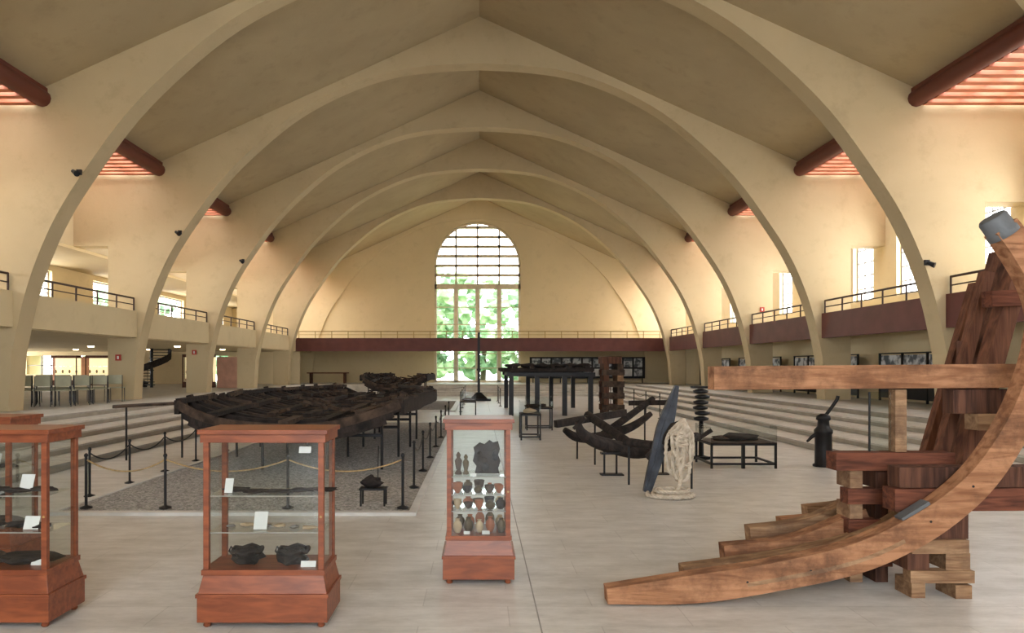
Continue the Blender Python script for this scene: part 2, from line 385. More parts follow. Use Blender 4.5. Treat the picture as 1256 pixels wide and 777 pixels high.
endquad(WX1,RX,0,0,roofz(WX1),roofz(RX-.01)); endquad(RX,XR+.3,0,0,8.9,8.9)
endquad(WX0,WX1,0,0,E,E)
endquad(XLL-.3,-XR,0,0,6,6)
b.make('wall_back')
b=MB(); rib(b,Y1-.1,Y1-.0,'plaster',XR); b.make('trim_end_arch')
b=MB(); yw=Y1+.1
def bar(x0,x1,z0,z1,k='winframe',d=.22): b.box(x0,x1,yw,yw+d,z0,z1,k)
bar(WX0,WX1,7.05,7.4); bar(WX0,WX1,E,E+.15)
bar(WX0,WX0+.15,E,spring); bar(WX1-.15,WX1,E,spring)
for t in (.25,.5,.75):
    x=WX0+(WX1-WX0)*t; zt=spring+math.sqrt(max(0,wr*wr-(x-wc)**2))
    bar(x-.1,x+.1,E,7.1); bar(x-.06,x+.06,7.3,zt,'winframe',.15)
for i in range(6):
    zz=8.0+i*.66
    hw=wr if zz<spring else math.sqrt(max(0.01,wr*wr-(zz-spring)**2))
    bar(wc-hw,wc+hw,zz-.08,zz+.1,'winframe',.2)
for zz in (1.6,2.6,3.6,4.6,5.8): bar(WX0,WX1,zz-.03,zz+.03,'winframe',.06)
pth=[(wc+wr*math.cos(a)*.975,yw+.05,spring+wr*math.sin(a)*.975) for a in [math.pi*i/24 for i in range(25)]]
b.tube(pth,.09,'winframe',6)
for t in range(4):
    x0=WX0+(WX1-WX0)*t/4+.13; x1=WX0+(WX1-WX0)*(t+1)/4-.13
    for xx in (x0,x1): b.box(xx-.035,xx+.035,yw+.05,yw+.12,E+.1,7.05,'white')
b.make('window_3')
b=MB()
b.box(XG-.3,-4.5,Y0-.4,Y0,0,6.2,'plaster'); b.box(4.5,XR+.35,Y0-.4,Y0,0,6.2,'plaster'); b.box(-4.5,4.5,Y0-.4,Y0,0,.7,'plaster')
b.box(-XR,-4.5,Y0-.4,Y0,6.2,13.6,'plaster'); b.box(4.5,XR,Y0-.4,Y0,6.2,13.6,'plaster'); b.box(-4.5,4.5,Y0-.4,Y0,10.2,13.6,'plaster')
for i in range(1,6): x=-4.5+9*i/6; b.box(x-.06,x+.06,Y0-.25,Y0-.1,.7,10.2,'winframe')
for i in range(1,8): z=.7+9.5*i/8; b.box(-4.5,4.5,Y0-.25,Y0-.1,z-.05,z+.05,'winframe')
b.make('wall_front')

# ------------------------------------------------------------------ outside
b=MB(); b.box(-60,60,Y1+.6,110,-.8,-.5,'grass'); b.make('lawn')
for i,(x,y,h,r) in enumerate([(-9,60,8,3.2),(-4.0,63,9.5,3.6),(.3,68,8.5,3.4),(3.6,62,8.8,3.2),(9,64,8.5,3.4),(-14,70,9,4),(16,70,9,4),(-28,58,7,3.2),(-24,62,7,3.2),(-18,58,6.5,3)]):
    b=MB(); b.tube([(x,y,-.5),(x+.2,y,h*.5),(x,y,h*.8)],[.3,.2,.1],'bark',8)
    for j in range(50):
        a=U(0,6.28); q=r*math.sqrt(R()); hh=U(.8,h)
        s=r*U(.13,.26); b.blob((x+q*math.cos(a),y+q*math.sin(a)*.6,hh+.4),(s,s,s*.8),random.choice(['leaf1','leaf1','leaf2']),2,.7,3.2,i*50+j,True)
    b.make('tree')

# ------------------------------------------------------------------ display cases
def case(name,x0,x1,y0,y1,h,shelves,items):
    b=MB(); w='casewood'
    for x in (x0+.05,x1-.05):
        for y in (y0+.05,y1-.05): b.lathe((x,y,0),[(.018,0),(.026,.012),(.02,.03),(.03,.045)],w,10)
    b.box(x0,x1,y0,y1,.04,.2,w)
    b.box(x0-.008,x1+.008,y0-.008,y1+.008,.2,.225,w)
    b.frustum(x0+.005,x1-.005,y0+.005,y1-.005,.225,x0+.03,x1-.03,y0+.03,y1-.03,.34,w)
    b.box(x0+.02,x1-.02,y0+.02,y1-.02,.34,.375,w)
    X0,X1,Y_0,Y_1=x0+.03,x1-.03,y0+.03,y1-.03; t=.036
    zt=h-.085
    for x in (X0,X1-t):
        for y in (Y_0,Y_1-t): b.box(x,x+t,y,y+t,.375,zt,w)
    b.box(x0+.015,x1-.015,y0+.015,y1-.015,zt,h-.03,w)
    b.box(x0-.0,x1+.0,y0-.0,y1+.0,h-.03,h,w)
    b.cyl((X1-t/2,Y_0-.004,.72),(X1-t/2,Y_0+.001,.72),.008,'brass',8)
    g=.008
    def quad(a,bb,c,d): b.add([a,bb,c,d],[(0,1,2,3)],'glass')
    quad((X0+t,Y_0+g,.375),(X1-t,Y_0+g,.375),(X1-t,Y_0+g,zt),(X0+t,Y_0+g,zt))
    quad((X0+t,Y_1-g,.375),(X1-t,Y_1-g,.375),(X1-t,Y_1-g,zt),(X0+t,Y_1-g,zt))
    for x in (X0+g,X1-g): quad((x,Y_0+t,.375),(x,Y_1-t,.375),(x,Y_1-t,zt),(x,Y_0+t,zt))
    for z in shelves:
        quad((X0+.012,Y_0+.03,z),(X1-.012,Y_0+.03,z),(X1-.012,Y_1-.03,z),(X0+.012,Y_1-.03,z))
        b.box(X0+.012,X1-.012,Y_0+.026,Y_0+.03,z-.004,z+.004,'muntin')
    items(b,X0+t,X1-t,Y_0+t,Y_1-t)
    return b.make(name,.003)
POT=[(.45,0),(.6,.04),(.92,.3),(1,.5),(.85,.72),(.5,.85),(.42,.93),(.58,1.0),(.5,1.0),(.35,.9)]
BOWL=[(.35,0),(.4,.08),(.8,.4),(1,.95),(1,1),(.92,1),(.7,.45),(.3,.18)]
def pot(b,x,y,z,r,h,k,prof=POT,n=14): b.lathe((x,y,z),[(r*a,h*c) for a,c in prof],k,n)
def frag(b,x,y,z,l,w,h,k,sd): b.blob((x,y,z+h*.75),(l,w,h),k,2,.35,2.5,sd)
def card(b,x,y,z,w,h,tilt=.35):
    T=Matrix.Translation((x,y,z))@Matrix.Rotation(-tilt,4,'X'); b.box(-w/2,w/2,-.002,.002,0,h,'white',T)
def it_left(b,x0,x1,y0,y1):
    cy=(y0+y1)/2
    for i,x in enumerate((x0+.2,x1-.2)):
        frag(b,x,cy-.02,.375,.1,.09,.045,'char',i+3)
        pot(b,x,cy-.02,.39,.09,.08,'iron',BOWL,12)
        b.tube([(x+.095*math.cos(a),cy-.02+.095*math.sin(a),.465+.008*math.sin(5*a)) for a in [6.28*j/20 for j in range(20)]],.016,'char',6,closed=True)
        frag(b,x,cy-.02,.44,.07,.06,.03,'char',i+9); b.tube([(x-.09,cy,.45),(x-.12,cy,.48),(x-.13,cy,.45),(x-.1,cy,.42)],.008,'iron',6)
    card(b,x1-.08,y0+.03,.375,.1,.04)
    for i in range(6): frag(b,x0+.08+i*.11,cy+U(-.05,.05),.612,U(.03,.06),.03,.012,'clay' if i%2 else 'stone',i+20)
    card(b,x0+.3,y0+.08,.612,.09,.12)
    for i in range(5): frag(b,x0+.11+i*.15,cy+U(-.06,.06),.852,.1,.05,.014,'char',i+40)
    card(b,x0+.08,cy-.05,.852,.055,.1); card(b,x1-.1,y0+.02,1.13,.08,.045)
def it_far(b,x0,x1,y0,y1):
    cy=(y0+y1)/2
    frag(b,x1-.22,cy,.375,.2,.12,.04,'char',70); frag(b,x0+.2,cy,.375,.15,.1,.05,'char2',71)
    card(b,x1-.14,y0+.08,.612,.1,.09); card(b,x1-.22,cy,.852,.09,.12); card(b,x1-.1,cy-.08,.375,.07,.05)
    for i in range(4): frag(b,x0+.1+i*.17,cy+U(-.05,.05),.612,.08,.05,.022,'char',i+80); frag(b,x0+.1+i*.17,cy+U(-.05,.05),.852,.09,.05,.018,'char',i+90)
def it_center(b,x0,x1,y0,y1):
    cy=(y0+y1)/2; w=x1-x0
    for i in range(5): pot(b,x0+.045+i*w/4.9,cy-.1+.03*(i%2),.375,U(.032,.045),U(.07,.12),['clay','bronze','clay','terracotta','bronze'][i],POT)
    card(b,x0+.27,y0+.02,.375,.06,.035,.9); card(b,x0+.12,y0+.02,.375,.05,.03,.9)
    for i in range(5): pot(b,x0+.06+i*w/5.2,cy+.09,.375,.04,U(.10,.16),random.choice(['clay','bronze','terracotta']),POT)
    for z,ks in ((.562,['clay','char2','terracotta','bronze','char']),(.692,['terracotta','char','bronze','char2','terracotta'])):
        for rr,yy in ((5,cy-.09),(5,cy+.05)):
            for i in range(rr):
                pot(b,x0+.045+i*(w-.09)/(rr-1)+U(-.01,.01),yy+U(-.02,.02),z,U(.03,.045),U(.04,.09),ks[(i+(yy>cy))%5],random.choice([POT,BOWL]))
    sil=[(-.1,0),(-.085,.06),(-.115,.1),(-.1,.17),(-.11,.21),(-.06,.25),(-.02,.235),(.02,.27),(.05,.25),(.09,.26),(.105,.2),(.09,.15),(.11,.1),(.09,.04),(.1,0)]
    cx=x1-.145; yv=cy
    vs=[(cx+a,yv-.012,.834+c) for a,c in sil]+[(cx+a,yv+.02,.834+c) for a,c in sil]; nn=len(sil)
    b.add(vs,[tuple(range(nn))[::-1],tuple(range(nn,2*nn))]+[(i,(i+1)%nn,nn+(i+1)%nn,nn+i) for i in range(nn)],'char')
    for i in range(9): b.blob((cx+U(-.07,.07),yv-.015,.86+U(0,.18)),(.028,.016,.03),'char' if i%2 else 'iron',1,.3,2,i)
    for dx,s in ((.05,1),(.11,.9)):
        b.lathe((x0+dx,cy-.04,.832),[(.028*s,0),(.028*s,.015),(.016*s,.03),(.026*s,.08*s),(.03*s,.11*s),(.013*s,.135*s),(.02*s,.155*s),(.005*s,.18*s)],'bronze' if s<1 else 'char2',10)
    card(b,x0+.17,y0+.03,.832,.05,.03,.9)
case('glass_display_case',-.285,.273,5.71,6.2,1.29,(.56,.69,.83),it_center)
case('glass_display_case',-1.83,-.985,4.75,5.19,1.29,(.61,.85),it_left)
case('glass_display_case',-3.64,-2.79,4.75,5.19,1.29,(.61,.85),it_far)
case('glass_display_case',-4.65,-3.80,5.95,6.4,1.29,(.61,.85),it_far)

# ------------------------------------------------------------------ ship frames reconstruction (right foreground)
b=MB()
path=[(.907,.068),(1.514,.118),(2.09,.205),(2.67,.335),(3.075,.515),(3.364,.706),(3.59,.92),(3.79,1.21),(3.93,1.5),(4.03,1.815),(4.06,2.08),(3.99,2.32),(3.86,2.54),(3.74,2.70)]
wd=[.11,.20,.205,.215,.22,.21,.2,.19,.19,.19,.2,.2,.19,.18]
pp=smooth([(x,z,w) for (x,z),w in zip(path,wd)],6)
b.plankcurve([(p.x,p.y) for p in pp],[p.z for p in pp],5.2,5.34,'timber')
T=Matrix.Rotation(math.radians(-36),4,'Y')
b.lathe((3.76,5.27,2.66),[(.095,-.02),(.105,-.02),(.105,.02),(.097,.03),(.097,.12),(.085,.14)],'lead',20,T)
for x,z in ((1.9,.17),(2.35,.25),(3.2,.6),(3.5,.85)): b.cyl((x,5.197,z),(x,5.2,z),.009,'iron',8)
b.plankcurve([(p.x,p.y-.02) for p in pp[10:24]],[.03]*14,5.196,5.2,'timber2')
ks=[(5.62,1.57,3.6,None,0),(6.02,2.05,3.95,4.50,2.65),(6.42,2.43,4.17,4.70,2.65),(6.9,2.9,4.46,5.0,2.75),(7.4,3.39,4.74,5.28,2.85)]
for i,(y,xt,xv,xp,zt) in enumerate(ks):
    L=xv-xt
    q=[(xt,.09,.13),(xt+.4*L,.17,.2),(xt+.75*L,.36,.2),(xv,.70,.19)]
    if xp: q+=[(xv+.15,1.2,.16),(xv+.3,1.8,.15),(xp,zt,.13)]
    s=smooth([Vector(a) for a in q],6)
    cut=19 if xp else len(s)
    b.plankcurve([(p.x,p.y) for p in s[:cut]],[p.z for p in s[:cut]],y,y+.16,'timber2' if i<2 else 'timber')
    if xp: b.plankcurve([(p.x,p.y) for p in s[cut-2:]],[p.z for p in s[cut-2:]],y-.01,y+.12,'timbup' if i%2 else 'timbdark')
for i,(y,xt,xe,z) in enumerate([(5.83,1.95,3.1,.20),(6.22,2.3,3.3,.26),(6.66,2.75,3.9,.24),(7.15,3.2,4.2,.26)]):
    s=smooth([(xt,z,.0),(xt+.5*(xe-xt),z+.07,0),(xe,z+.3,0)],5); b.plankcurve([(p.x,p.y) for p in s],[.15]*len(s),y,y+.14,'timber2' if i%2 else 'timber')
for z in (.95,1.85): b.beam((4.1,6.25,z),(5.0,7.6,z+.03),.06,.14,'timbdark')
for z,x in ((1.42,0),(2.25,.22)): b.beam((3.93+x,6.0,z),(4.35+x,6.02,z+.02),.12,.13,'timbred')
for (x0,z0,x1,z1,y) in ((3.86,.75,4.3,2.5,6.22),(4.3,.8,4.8,2.5,7.1)): b.beam((x0,y,z0),(x1,y,z1),.08,.10,'timbup',up=(0,1,0))
b.beam((1.83,5.8,1.61),(4.3,5.8,1.63),.16,.185,'timber')
b.box(3.26,3.35,5.75,5.85,1.03,1.52,'timber2')
b.box(3.08,3.25,5.79,5.80,1.03,1.5,'glass'); b.box(3.075,3.085,5.785,5.805,1.03,1.5,'iron')
b.beam((2.79,5.82,.955),(3.72,5.82,.955),.17,.14,'timbred')
b.box(3.72,4.3,5.76,5.9,1.33,1.52,'timbdark'); b.box(3.9,4.3,5.74,5.9,1.2,1.33,'timber2')
b.beam((3.08,5.46,.885),(4.4,5.46,.89),.16,.15,'timbdark'); b.beam((3.04,5.45,.72),(4.4,5.45,.73),.17,.165,'timbred')
z=0
for i,h in enumerate((.13,.12,.13,.12,.12,.12,.14)):
    if i%2==0: b.box(2.92,3.02,5.78,6.0,z,z+h,'timber2'); b.box(3.12,3.22,5.78,6.0,z,z+h,'timbdark')
    else: b.box(2.88+U(-.02,.02),3.24,5.75,5.88,z,z+h,'timbred')
    z+=h
b.box(3.17,3.27,5.38,5.6,0,.12,'timber2'); b.box(3.48,3.6,5.36,5.6,0,.1,'timber2'); b.box(3.15,3.62,5.36,5.46,.115,.205,'timber2')
b.box(3.14,3.3,5.38,5.6,.205,.33,'timbdark'); b.box(3.42,3.6,5.38,5.6,.205,.33,'timber2'); b.box(3.16,3.58,5.36,5.5,.33,.43,'timber2'); b.box(3.34,3.6,5.4,5.58,.43,.64,'timbdark')
T=Matrix.Translation((3.13,5.26,.655))@Matrix.Rotation(math.radians(-32),4,'Y'); b.box(-.13,.1,-.05,.05,-.01,.04,'lead',T)
b.make('ship_frame_reconstruction',.006)

# ------------------------------------------------------------------ excavation bed with hull
bx0,bx1,by0,by1=-4.95,-.72,8.35,22.0
b=MB(); c=.09
b.box(bx0,bx1,by0,by0+c*1.3,0,.038,'marble'); b.box(bx0,bx1,by1-c,by1,0,.038,'marble'); b.box(bx0,bx0+c,by0+c*1.3,by1-c,0,.038,'marble'); b.box(bx1-c,bx1,by0+c*1.3,by1-c,0,.038,'marble')
b.box(bx0+c,bx1-c,by0+c*1.3,by1-c,0,.022,'gravel')
for i in range(2600):
    x=U(bx0+.13,bx1-.13); y=by0+.15+ (R()**1.6)*7; s=U(.010,.024)
    vs=[(x+s*U(.7,1.2),y,.022),(x,y+s*U(.7,1.2),.022),(x-s*U(.7,1.2),y,.022),(x,y-s*U(.7,1.2),.022),(x+U(-.3,.3)*s,y+U(-.3,.3)*s,.026+s*U(.2,.4))]
    b.add(vs,[(0,1,4),(1,2,4),(2,3,4),(3,0,4),(3,2,1,0)],'gravel')
b.make('gravel_bed')

def hull(name,cx,y0,y1,w,ztop,drop,zfloor,ribstep=.38):
    b=MB(); NS=26; NX=14; vs=[];fs=[]
    def wid(t): return w*(0.93+0.12*math.sin(math.pi*t*.9))*(1-.55*max(0,t-.55)**1.5/.3)
    def pt(t,s,off=0):
        ww=wid(t); jag=.05*mnoise.noise(Vector((t*9,s*2,cx)))
        return Vector((cx+ww*s, y0+(y1-y0)*t+ .35*(1-s*s)*(-1 if t<.02 else 0), ztop-drop*(1-abs(s)**2.4)*(1-.35*t)+off+jag*.6))
    for i in range(NS+1):
        for j in range(NX+1): vs.append(pt(i/NS,-1+2*j/NX))
    for i in range(NS+1):
        for j in range(NX+1): vs.append(pt(i/NS,-1+2*j/NX,-.06))
    o=(NS+1)*(NX+1)
    for i in range(NS):
        for j in range(NX):
            a=i*(NX+1)+j; fs.append((a,a+1,a+NX+2,a+NX+1)); fs.append((o+a,o+a+NX+1,o+a+NX+2,o+a+1))
    for j in range(NX): fs.append((j,j+1,o+j+1,o+j)); a=NS*(NX+1)+j; fs.append((a,a+1,o+a+1,o+a))
    for i in range(NS):
        a=i*(NX+1); fs.append((a,a+NX+1,o+a+NX+1,o+a)); a+=NX; fs.append((a,a+NX+1,o+a+NX+1,o+a))
    b.add(vs,fs,'char')
    n=int((y1-y0)/ribstep)
    for i in range(n+1):
        t=i/n
        p=[pt(t,s,.05) for s in [-.99+1.98*j/12 for j in range(13)]]
        a0=0 if R()<.7 else random.randint(1,3); a1=13-(0 if R()<.7 else random.randint(1,3))
        for j in range(a0,a1-1): b.beam(p[j],p[j+1],.11,.09,'char2' if i%3==0 else 'char')
    for s in (-.98,-.66,-.33,0,.33,.66,.98):
        p=[pt(t,s,.12) for t in [j/16 for j in range(17)]]
        for j in range(16):
            if R()<.88: b.beam(p[j],p[j+1],.16,.07,random.choice(['char','char2','char']))
    for i in range(30):
        t=U(.05,.95); s=U(-.85,.85); p=pt(t,s,.17); d=Vector((U(-.5,.5),U(-.3,.3),U(-.02,.1))); b.beam(p,p+d,.07,.05,'char2')
    for i in range(int(n*1.3)):
        t=(i+.5)/(n*1.3)
        for sg in (-1,1):
            p=pt(t,sg*.96,.0); b.beam(p,p+Vector((sg*.05,0,U(.10,.22))),.09,.09,random.choice(['char','char2']))
    for kk,(dz,hh) in enumerate(((.05,.13),(-.05,.13),(-.13,.10))):
        lim=1-.06*kk
        p=[pt(0,s,dz)-Vector((0,.06-.015*kk,0)) for s in [lim*(-1+2*j/20) for j in range(21)]]
        for j in range(20): b.beam(p[j],p[j+1]+(p[j+1]-p[j])*.05,.05,hh,'char' if kk!=0 else 'char2')
    for sg in (-1,1):
        p=[pt(j/16,sg,.0)+Vector((sg*.04,0,0)) for j in range(17)]
        for j in range(16): b.beam(p[j],p[j+1],.07,.22,'char')
    m=max(2,int((y1-y0)/1.6))
    for i in range(m+1):
        t=.04+.92*i/m
        for s in (-.8,-.3,.3,.8):
            q=pt(t,s,-.06); b.cyl((q.x,q.y,zfloor),q,.024,'iron',6)
        qa,qb=pt(t,-.8,-.1),pt(t,.8,-.1); zz=min(qa.z,qb.z)-.12
        b.box(qa.x,qb.x,qa.y-.02,qa.y+.02,zz-.14,zz-.09,'iron')
    return b.make(name)
hull('ship_hull_remains',-2.98,11.5,20.5,1.86,1.06,.34,.038)
b=MB()
b.beam((-6.6,13.2,.98),(-5.35,13.8,1.03),.5,.04,'char2'); b.cyl((-6.4,13.3,0),(-6.4,13.3,.97),.02,'iron',6); b.cyl((-5.55,13.7,0),(-5.55,13.7,1.01),.02,'iron',6)
b.make('hull_plank_on_stand')
b=MB(); x,y=-1.27,8.8
for dx in (-.14,.14):
    for dy in (-.08,.08): b.cyl((x+dx,y+dy,.038),(x+dx,y+dy,.24),.012,'iron',6)
b.box(x-.16,x+.16,y-.1,y+.1,.23,.25,'iron'); b.blob((x-.03,y,.31),(.12,.06,.075),'char',2,.4,2,3); b.cyl((x+.05,y,.25),(x+.06,y,.75),.006,'iron',6)
b.make('exhibit_stand')

def barrier(pts,h=.62,rk='barrope',name='rope_barrier',sag=.14):
    b=MB()
    for x,y,z in pts:
        b.lathe((x,y,z),[(.07,0),(.07,.012),(.02,.03),(.016,.04)],'iron',12); b.cyl((x,y,z+.03),(x,y,z+h),.017,'iron',8); b.lathe((x,y,z+h-.02),[(.018,0),(.026,.015),(.02,.035),(.006,.045)],'iron',8)
    for i in range(len(pts)-1):
        a=Vector(pts[i])+Vector((0,0,h-.05)); c=Vector(pts[i+1])+Vector((0,0,h-.05))
        q=[]
        for j in range(13):
            t=j/12; p=a.lerp(c,t); p.z-=sag*4*t*(1-t); q.append(p)
        b.tube(q,.010,rk,6)
    b.make(name)
barrier([(-4.62,8.62,.038),(-3.69,8.62,.038),(-2.25,8.62,.038),(-.9,8.62,.038)])
barrier([(-.9,y,.038) for y in (10.1,11.7,13.4,15.2,17.2,19.4,21.6)],rk='iron')
barrier([(-5.1,y,0) for y in (9.6,10.7,11.9,13.2,14.8,16.6,18.6,20.8)],rk='iron')
barrier([(5.9,y,0) for y in (24,26,28,30.5,33,36)],rk='iron',h=.8)
barrier([(-.7,y,0) for y in (27.5,30,33,36)]+[(-4.6,36,0)],rk='iron',h=.75)
barrier([(.9,y,0) for y in (31.5,34,36)],rk='iron',h=.75)

hull('ship_hull_remains',-3.4,29.0,34.0,1.35,1.25,.40,.07,.5)
b=MB(); b.box(-5.0,-.9,27.5,35.2,0,.06,'marble'); b.box(-4.8,-1.1,27.7,35,.06,.07,'gravel')
b.make('display_platform')
b=MB(); b.box(-.4,.5,24,26.5,0,.05,'marble'); b.make('display_platform')

# ------------------------------------------------------------------ heavy iron framed timber platform
b=MB(); zt=1.36
for x in (1.1,2.0,2.95,3.85):
    for y in (25.4,30.2): b.box(x-.08,x+.08,y-.08,y+.08,0,zt,'iron')
for y in (25.4,30.2): b.box(.95,4.0,y-.1,y+.1,zt,zt+.14,'iron')
for x in (1.1,3.85): b.box(x-.07,x+.07,25.4,30.2,zt,zt+.13,'iron')
for i in range(24):
    y=25.2+i*.23; b.beam((.9+U(-.15,.1),y,zt+.2+U(0,.05)),(3.95+U(-.1,.1),y+U(-.05,.05),zt+.2+U(0,.06)),.15,.12,random.choice(['char','char2','char']))
for x in (1.2,1.8,2.5,3.1,3.7): b.beam((x,25.0,zt+.31),(x+.1,30.6,zt+.33),.14,.10,'char')
for i in range(6): b.blob((1.2+i*.5,26,zt+.38),(.3,.15,.08),'char',2,.3,2,i)
b.make('hull_section_on_iron_frame')
b=MB()
z=0
for i in range(9):
    if i%2: b.box(4.2,4.95,25.0,25.2,z,z+.2,'char2'); b.box(4.2,4.95,25.6,25.8,z,z+.2,'timbdark')
    else: b.box(4.25,4.42,25,25.9,z,z+.2,'timbdark'); b.box(4.7,4.9,24.95,25.85,z,z+.2,'timber2' if i%4 else 'char2')
    z+=.2
b.box(4.2,4.85,25,25.9,z,z+.25,'timbdark')
b.make('timber_crib_pile')

b=MB(); x,y=-.03,36.5
b.box(x-.6,x+.6,y-.4,y+.4,0,.1,'iron'); b.frustum(x-.45,x+.45,y-.3,y+.3,.1,x-.12,x+.12,y-.12,y+.12,.42,'iron'); b.box(x-.065,x+.065,y-.065,y+.065,.42,3.4,'iron'); b.box(x-.1,x+.1,y-.1,y+.1,1.5,1.6,'iron')
b.make('mast_post_on_plinth')

def table(name,x0,x1,y0,y1,h,extra=None,gh=.3):
    b=MB(); t=.035
    for x in (x0,x1-t):
        for y in (y0,y1-t): b.box(x,x+t,y,y+t,0,h,'iron')
    for z in (.06,h-t):
        b.box(x0,x1,y0,y0+t,z,z+t,'iron'); b.box(x0,x1,y1-t,y1,z,z+t,'iron'); b.box(x0,x0+t,y0,y1,z,z+t,'iron'); b.box(x1-t,x1,y0,y1,z,z+t,'iron')
    b.box(x0,x1,y0,y1,h-.005,h+.012,'char2')
    for a,c in (((x0,y0),(x1,y0)),((x0,y1),(x1,y1)),((x0,y0),(x0,y1)),((x1,y0),(x1,y1))):
        b.add([(*a,h),(*c,h),(*c,h+gh),(*a,h+gh)],[(0,1,2,3)],'glass')
    if extra: extra(b)
    b.make(name)
table('glass_display_table',.95,1.42,16.9,17.6,.6,lambda b: frag(b,1.18,17.2,.61,.15,.1,.06,'clay',5))
table('glass_display_table',1.25,1.95,19.5,20.1,.6,lambda b: frag(b,1.55,19.7,.61,.3,.1,.06,'char',6))
table('glass_display_table',-.62,-.1,23.0,23.6,.6,lambda b: frag(b,-.35,23.3,.61,.2,.1,.06,'char',8))
def ex4(b): frag(b,4.5,12.65,.43,.32,.16,.07,'char',7); frag(b,4.15,12.6,.43,.16,.12,.05,'char2',8); b.box(4.37,4.42,12.2,12.25,0,.4,'iron')
table('glass_display_table',3.85,4.95,12.2,13.1,.42,ex4,.28)

# ------------------------------------------------------------------ anchors group
b=MB()
arms=smooth([(1.50,11.2,.86),(1.56,11.25,.70),(1.75,11.35,.56),(2.1,11.5,.44),(2.5,11.6,.36),(2.9,11.6,.44),(3.2,11.5,.56),(3.45,11.4,.62)],5)
n=len(arms); b.tube(arms,[.035+.085*math.sin(math.pi*min(1,max(0,(i+2)/(n+3)))) for i in range(n)],'char',8,flat=.8)
b.tube(smooth([(2.45,11.55,.4),(2.2,12.1,.62),(1.9,12.9,.85)],5),[.09]*4+[.075]*7,'char',8)
b.beam((1.3,12.5,.72),(2.6,13.1,.88),.12,.12,'char')
b.beam((1.45,11.25,.75),(1.62,11.2,.92),.14,.05,'char'); b.beam((3.36,11.42,.55),(3.6,11.36,.72),.16,.05,'char')
for x,y,z in ((1.95,11.45,.42),(2.15,11.5,.4),(2.9,11.6,.4),(2.75,11.6,.38),(2.0,12.7,.75)):
    b.cyl((x,y,0),(x,y,z),.016,'iron',6)
b.box(1.9,2.25,11.4,11.6,.0,.02,'iron'); b.box(1.9,2.2,11.42,11.56,.33,.36,'iron'); b.box(2.68,2.98,11.5,11.7,0,.02,'iron')
b.make('ancient_wooden_anchor')
b=MB()
b.tube(smooth([(1.55,13.4,.55),(1.8,13.5,.40),(2.3,13.8,.38),(2.9,14,.55),(3.3,14.1,.8)],5),[.05+.05*math.sin(math.pi*i/20) for i in range(21)],'char',8)
b.tube([(2.3,13.8,.4),(3.5,14.8,1.05)],[.08,.06],'char',8); b.beam((3.1,15.1,.95),(3.75,14.3,1.0),.1,.1,'char')
for x,y,z in ((1.8,13.5,.36),(2.7,13.95,.45),(3.3,14.64,.9)): b.cyl((x,y,0),(x,y,z),.016,'iron',6)
b.make('ancient_iron_anchor')
b=MB()
pts=[(2.24,9.75,.0),(2.33,9.75,.30),(2.43,9.78,.62),(2.5,9.8,.85),(2.58,9.83,1.1),(2.68,9.87,1.42)]
s=smooth([(p[0],p[2],w) for p,w in zip(pts,(.10,.15,.19,.21,.16,.05))],5)
b.plankcurve([(p.x,p.y+.02) for p in s],[p.z for p in s],9.78,9.86,'bluesteel',yfun=lambda t:.15*t)
b.plankcurve([(p.x,p.y+.02) for p in s],[p.z*.35 for p in s],9.755,9.79,'bluesteel',yfun=lambda t:.15*t)
b.tube([(2.30,10.0,.45),(2.46,9.9,.62),(2.60,9.8,.9),(2.72,9.72,.98)],[.06,.08,.06,.03],'char',8)
b.tube(smooth([(2.1,10.6,.62),(2.5,10.2,.6),(2.75,10.0,.66),(3.05,10.3,.72)],4),[.06]*13,'char',8)
for x,y,z in ((2.15,10.55,.6),(2.95,10.2,.66)): b.cyl((x,y,0),(x,y,z),.016,'iron',6)
b.make('lead_stock_anchor')
# laid rope: loops hung on the anchor peg, with the tail coiled on the floor
b=MB()
V=Vector
def twist(q,r,k='rope'):
    q=smooth(q,4); N=len(q); L=0
    strands=[[],[],[]]
    for i,p in enumerate(q):
        if i: L+=(q[i]-q[i-1]).length
        d=(q[min(i+1,N-1)]-q[max(i-1,0)]).normalized(); a=d.cross(V((.3,.9,.2))).normalized(); c=d.cross(a)
        for sN in range(3):
            th=L*34+sN*2.094; strands[sN].append(p+(a*math.cos(th)+c*math.sin(th))*r*.5)
    for o in strands: b.tube(o,r*.54,k,6)
tx,ty,tz=2.66,9.60,1.0
def hang(xl,xr,zb,y,r=.030):
    twist([V((tx,ty,tz)),V((tx+(xl-tx)*.6,y,tz-.12)),V((xl,y,(tz+zb)*.55)),V((xl+.01,y-.01,zb+.12)),V(((xl+xr)/2,y-.02,zb)),V((xr-.01,y-.01,zb+.12)),V((xr,y,(tz+zb)*.55)),V((tx+(xr-tx)*.6,y,tz-.12)),V((tx+.01,ty+.02,tz+.01))],r)
hang(2.45,2.60,.30,9.62); hang(2.52,2.74,.20,9.56); hang(2.50,2.67,.50,9.51); hang(2.60,2.78,.40,9.58); hang(2.56,2.64,.36,9.49)
for i in range(4): twist([V((tx-.05+.085*math.cos(a),ty-.05+.07*math.sin(a),.84-.055*i+.014*math.cos(a))) for a in [6.5*j/10 for j in range(11)]],.029)
twist([V((2.60,9.55,.72)),V((2.55,9.47,.5)),V((2.60,9.46,.28)),V((2.54,9.44,.10)),V((2.46,9.40,.034))],.030)
sp=[]
for j in range(46):
    a=2.6+j*.42; r=.29-.20*j/46; sp.append(V((2.50+r*math.cos(a)*1.1,9.55+r*math.sin(a)*.85,.032)))
twist(sp,.031)
twist([V((2.51+.22*math.cos(a),9.55+.16*math.sin(a),.088)) for a in [5.6*j/14 for j in range(15)]],.030)
b.make('rope_coil')
b=MB()
x,y=4.08,13.5
b.lathe((x,y,0),[(.16,0),(.16,.04),(.05,.07),(.04,.7)],'iron',14)
